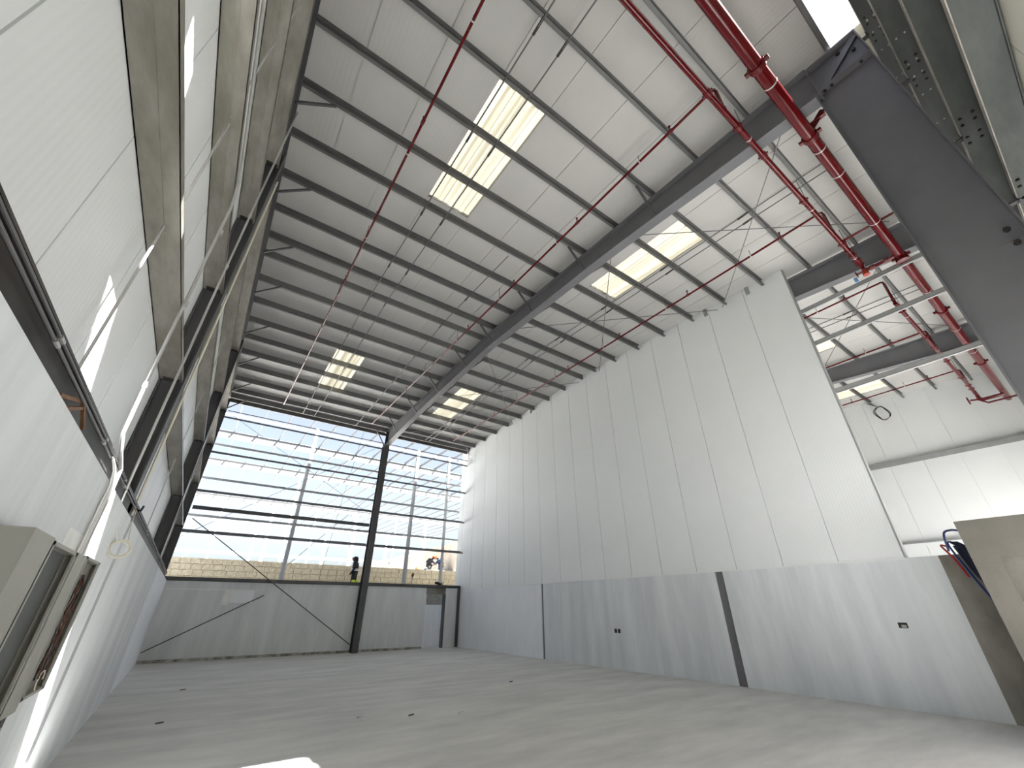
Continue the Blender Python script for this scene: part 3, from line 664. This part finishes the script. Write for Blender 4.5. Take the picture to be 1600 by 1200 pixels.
single(MB().tube(arc_pts([(kx + .5, 1.56, 2.78), (kx + .8, 1.70, 2.83), (hx - .1, 1.84, 2.80), (hx, 1.90, 2.52)]), .018, 8), 'arched_hose', 'blue_hose', 'blue hose arching from the concrete room top to the plinth', 'hose', smooth=True)
t = thing('wire_coil', (XE - .1, 4.0, 9.4), 'dark wire coil hanging below the far end roof', 'wire')
for k in range(3):
    MB().tube([(XE - .1 - .03 * k, 4.02 + (.20 + .03 * k) * math.cos(a * .3927) * (1 + .25 * math.sin(a * .7854)), 9.42 + .33 * math.sin(a * .3927)) for a in range(16)], .011, 6, True).build('loop', 'wire', t)
MB().tube([(XE - .1, 4.1, 9.8), (XE - .1, 4.4, 10.05)], .015, 5).build('lead', 'wire', t)

# ------------------------------------------------------------------ debris on the floor
deb = [(480, 2.95, 8.6, 'band', 'pale'), (630, 4.5, 7.9, 'band', 'pale'), (0, .2, 10.0, 'bolt', 'dark'), (0, 3.7, 8.2, 'bolt', 'dark'), (0, .5, 13.5, 'bolt', 'dark'), (0, 7.2, 10.2, 'bolt', 'dark')]
dl = ['pale scrap strip lying on the floor, left one', 'pale scrap strip lying on the floor, right one', 'dark scrap on the floor near the left wall',
      'dark scrap on the floor between the pale strips', 'dark scrap on the floor toward the back left', 'dark scrap on the floor in the middle right']
for i, (q, x, y, m, c) in enumerate(deb):
    single(MB().bar((x - .05, y, .008), (x + .05, y + .03, .012), .03, .012), 'floor_scrap', m, dl[i], 'scrap', 'floor scraps')

# ------------------------------------------------------------------ outside, behind the back wall
t = thing('neighbouring_frame', (6, 35, 2.78), 'pale skeleton of a neighbouring steel building behind the back wall', 'steel frame')
for (x, y, w_) in ((3.2, 22.5, .17), (9.0, 22.5, .17), (11.1, 22.5, .13), (-2.6, 22.5, .17), (14.8, 22.5, .17), (-3.6, 44, .3), (4.3, 44, .3), (11.8, 44, .3), (19.4, 44, .3), (4.3, 56, .3), (11.8, 56, .3), (19.4, 56, .3),
                   (16.6, 30.6, .14), (8.0, 44, .14), (16, 44, .14), (0.4, 44, .14), (4.3, 32.6, .16), (10.2, 32.6, .16)):
    column_mesh(x, y - w_ / 2, y + w_ / 2, 0 if y < 24 else 2.4, 10.0, w_ * .9).build('column', 'neigh_light', t)
for y in (26.6, 32.6, 44, 56):
    mb = MB().box(-12, 26, y - .006, y + .006, 9.95, 10.35).box(-12, 26, y - .09, y + .09, 9.95, 9.97).box(-12, 26, y - .09, y + .09, 10.33, 10.35); mb.build('rafter', 'neigh', t)
x = -11.7
while x < 26:
    MB().box(x - .025, x + .025, 21.4, 58, 10.36, 10.50).build('purlin', 'neigh', t); x += 1.13
for z in (9.38, 7.92, 6.44, 4.92):
    MB().box(-2.5, 13, 21.25, 21.45, z, z + .008).box(-2.5, 13, 21.25, 21.258, z - .05, z + .05).build('girt', 'neigh_light', t)
for z in (5.6, 6.9, 8.3):
    MB().box(-12, 26, 44, 44.08, z, z + .10).build('girt', 'neigh', t); MB().box(-12, 26, 56, 56.08, z, z + .12).build('girt', 'neigh', t)
for (a, b) in (((3.2, 22.5, 3.2), (9.0, 22.5, 9.6)), ((-3.6, 44, 3.4), (4.3, 44, 9.5)), ((8, 44, 3.2), (11.8, 44, 6.0)), ((4.3, 44, 3.4), (8, 44, 6.0))):
    MB().tube([a, b], .012 if a[1] < 30 else .025, 5).build('brace', 'neigh', t)

t = thing('cream_block_wall', (8, 25.2, 2.4), 'low cream rubble block wall outside behind the back opening', 'wall')
MB().box(-3, 18, 25.22, 25.5, 2.4, 3.66).build('mortar_core', 'mortar', t)
random.seed(11)
for r in range(5):
    x = -3.0 + (.2 if r % 2 else 0)
    while x < 17.9:
        w_ = random.uniform(.36, .48); d = random.uniform(0, .025)
        MB().box(x + .008, min(x + w_, 18) - .008, 25.18 - d, 25.3, 2.41 + r * .255, 2.41 + r * .255 + .24).build('block', 'cream', t); x += w_
t = thing('precast_wall', (15.9, 38, 2.4), 'tall taupe precast concrete wall outside at the right of the opening', 'wall')
for q in range(11):
    MB().box(15.9, 16.15, 29.0 + q * 2.0, 30.985 + q * 2.0, 2.4, 6.15 - .04 * (q % 2)).build('panel', 'precast', t)
t = thing('work_platform', (14.9, 31, 2.4), 'grey work platform carrying the crouching workers outside', 'platform')
MB().box(13.7, 15.85, 30.2, 32.0, 4.05, 4.11).build('deck', 'steel', t)
for (x, y) in ((13.8, 30.3), (15.7, 30.3), (13.8, 31.9), (15.7, 31.9)): MB().box(x - .02, x + .02, y - .02, y + .02, 2.4, 4.05).build('leg', 'steel', t)

# ------------------------------------------------------------------ people
def person(loc, yaw, joints, radii, label, body_mat, extras, group=None):
    t = thing('person', loc, label, 'person', group); t.rotation_euler = (0, 0, yaw)
    names = list(joints); idx = {n: i for i, n in enumerate(names)}
    edges = [('pelvis', 'belly'), ('belly', 'chest'), ('chest', 'neck'), ('neck', 'head'), ('head', 'crown')]
    for s in 'lr':
        edges += [('chest', 'sho_' + s), ('sho_' + s, 'elb_' + s), ('elb_' + s, 'wri_' + s), ('wri_' + s, 'hand_' + s), ('pelvis', 'hip_' + s), ('hip_' + s, 'knee_' + s), ('knee_' + s, 'ank_' + s), ('ank_' + s, 'toe_' + s)]
    me = bpy.data.meshes.new('body'); me.from_pydata([joints[n] for n in names], [(idx[a], idx[b]) for a, b in edges], [])
    o = bpy.data.objects.new('body', me); COL.objects.link(o); o.parent = t
    sk = o.modifiers.new('skin', 'SKIN'); sk.use_smooth_shade = True
    if not me.skin_vertices: pass
    for n in names:
        rr = radii[n if n in radii else n.split('_')[0]]
        v = me.skin_vertices[0].data[idx[n]]; v.radius = (rr, rr); v.use_root = (n == 'pelvis')
    ss = o.modifiers.new('subdivision', 'SUBSURF'); ss.levels = 1; ss.render_levels = 2
    me.materials.append(MT[body_mat])
    # hands: palm with five bent fingers
    for s in 'lr':
        wv = Vector(joints['hand_' + s]); d = (wv - Vector(joints['wri_' + s])).normalized(); a = d.orthogonal().normalized(); b = d.cross(a)
        mb = MB()
        for f, (off, ln) in enumerate(((-.03, .07), (-.01, .085), (.01, .08), (.03, .065))):
            p = wv + a * off; mb.tube([p, p + d * ln * .6, p + d * ln + b * .03], [.010, .009, .007], 6)
        mb.tube([wv - d * .05 + a * .035, wv - d * .01 + a * .065 + b * .02, wv + d * .02 + a * .06 + b * .03], [.012, .010, .008], 6)
        mb.tube([wv - d * .07, wv - d * .02, wv + d * .01], [.028, .04, .036], 8)
        mb.build('hand', 'skin').parent = t
    hd = Vector(joints['head'])
    f = MB(); f.tube([hd + Vector((.07, 0, -.08)), hd + Vector((.10, 0, -.03)), hd + Vector((.105, 0, .03)), hd + Vector((.08, 0, .08))], [.05, .065, .065, .04], 10)
    f.tube([hd + Vector((.155, 0, .03)), hd + Vector((.185, 0, -.015))], [.01, .018], 6)
    fo = f.build('face', 'skin', smooth=True); fo.parent = t
    e = MB()
    for q in (-1, 1): e.tube([hd + Vector((.155, q * .03, .03)), hd + Vector((.168, q * .03, .03))], .009, 6)
    e.tube([hd + Vector((.15, -.02, -.05)), hd + Vector((.152, .02, -.05))], .006, 5); e.build('features', 'black').parent = t
    for (nm, mb, m) in extras(joints): mb.build(nm, m, smooth=True).parent = t
    return t
RAD = dict(pelvis=.16, belly=.15, chest=.17, neck=.065, head=.11, crown=.085, sho=.075, elb=.052, wri=.04, hand=.035, hip=.105, knee=.07, ank=.05, toe=.042)
stand = dict(pelvis=(0, 0, .93), belly=(.01, 0, 1.10), chest=(.03, 0, 1.30), neck=(.05, 0, 1.46), head=(.09, 0, 1.58), crown=(.09, 0, 1.67),
             sho_l=(.03, .20, 1.40), elb_l=(-.03, .27, 1.12), wri_l=(.12, .25, .90), hand_l=(.18, .24, .83), sho_r=(.03, -.20, 1.40), elb_r=(0, -.27, 1.12), wri_r=(.18, -.26, .93), hand_r=(.24, -.25, .86),
             hip_l=(0, .10, .86), knee_l=(.06, .11, .48), ank_l=(.0, .11, .08), toe_l=(.15, .12, .04), hip_r=(0, -.10, .86), knee_r=(-.02, -.11, .48), ank_r=(-.14, -.11, .08), toe_r=(.0, -.12, .04))
def tower(j):
    ch = Vector(j['chest']); be = Vector(j['belly']); hd = Vector(j['head']); out = []
    out.append(('hood', MB().tube([hd + Vector((-.05, 0, -.14)), hd + Vector((-.03, 0, -.04)), hd + Vector((-.01, 0, .06)), hd + Vector((-.01, 0, .12))], [.13, .145, .135, .07], 12), 'navy'))
    for nm, z, r in (('reflective_stripe', 1.06, .215), ('reflective_stripe', 1.00, .215)):
        out.append((nm, MB().tube([(0.01, 0, z - .018), (.01, 0, z + .018)], r, 14), 'hivis'))
    for s in (-1, 1): out.append(('brace_stripe', MB().bar((.20, s * .10, 1.08), (.16, s * .11, 1.42), .03, .012, (1, 0, 0)), 'hivis'))
    for s in 'lr':
        a = Vector(j['ank_' + s]); out.append(('boot', MB().tube([a + Vector((0, 0, .46)), a + Vector((0, 0, .0)), a + Vector((.10, 0, -.03)), a + Vector((.2, 0, -.03))], [.105, .085, .07, .05], 10), 'lime'))
    return out
person((7.0, 24.5, 2.4), math.radians(150), stand, {k_: v_ * 1.22 for k_, v_ in RAD.items()}, 'person in dark hooded workwear with reflective stripes walking behind the back wall', 'navy', tower)
kneel = dict(pelvis=(-.15, 0, .40), belly=(-.05, 0, .55), chest=(.10, 0, .70), neck=(.22, 0, .80), head=(.32, 0, .88), crown=(.33, 0, .97),
             sho_l=(.12, .19, .74), elb_l=(.34, .22, .56), wri_l=(.55, .16, .45), hand_l=(.62, .14, .41), sho_r=(.12, -.19, .74), elb_r=(.32, -.22, .54), wri_r=(.53, -.16, .42), hand_r=(.60, -.14, .38),
             hip_l=(-.14, .11, .36), knee_l=(.22, .14, .42), ank_l=(.14, .14, .08), toe_l=(.28, .14, .04), hip_r=(-.14, -.11, .36), knee_r=(.10, -.13, .07), ank_r=(-.28, -.12, .08), toe_r=(-.36, -.12, .04))
def helmet(col):
    def f(j):
        hd = Vector(j['head'])
        return [('helmet', MB().tube([hd + Vector((0, 0, .03)), hd + Vector((0, 0, .05)), hd + Vector((0, 0, .06)), hd + Vector((0, 0, .13)), hd + Vector((0, 0, .17))], [.17, .17, .145, .125, .05], 14), col),
                ('vest', MB().tube([Vector(j['pelvis']) + Vector((0, 0, .08)), j['belly'], j['chest'], Vector(j['chest']) + Vector((.06, 0, .06))], [.185, .195, .21, .15], 12), 'navy' if col == 'orange' else 'orange')]
    return f
person((15.2, 31.0, 4.11), math.radians(185), kneel, RAD, 'worker in blue with orange helmet kneeling on the platform, right one', 'blue', helmet('orange'), 'workers on the platform')
person((14.2, 30.9, 4.11), math.radians(-20), kneel, RAD, 'worker kneeling on the platform facing the blue worker, left one', 'navy', helmet('orange'), 'workers on the platform')
person((12.75, 30.2, 3.2), math.radians(20), kneel | dict(), RAD, 'worker with orange helmet crouching on a spoil heap left of the platform', 'navy', helmet('orange'))
single(MB().tube([(12.75, 30.2, 2.38), (12.75, 30.2, 2.8), (12.75, 30.2, 3.2)], [1.1, .8, .5], 14), 'spoil_heap', 'ground', 'small pale spoil heap below the crouching worker', 'heap', smooth=True)
t = thing('tool_bag', (10.1, 20.52, 2.6), 'small dark bag with yellow trim lying on the back wall top by the doorway', 'bag')
MB().tube(arc_pts([(9.85, 20.5, 2.72), (9.98, 20.5, 2.72), (10.1, 20.5, 2.66), (10.22, 20.5, 2.70)]), [.06] * 6 + [.07] * 6 + [.06] * 6 + [.05], 8).build('sack', 'bolt', t, smooth=True)
MB().tube([(10.2, 20.48, 2.66), (10.32, 20.48, 2.78)], [.07, .04], 8).build('flap', 'cream', t, smooth=True)
t = thing('starter_bar', (8.7, 20.7, 2.5), 'thin bar with brown cap sticking up outside the back wall', 'rod')
MB().tube([(8.7, 20.7, 2.4), (8.7, 20.7, 2.98)], .012, 6).build('bar', 'wood', t); MB().tube([(8.7, 20.7, 2.95), (8.7, 20.7, 3.02), (8.74, 20.7, 3.12)], [.03, .07, .05], 8).build('cap', 'wood', t, smooth=True)
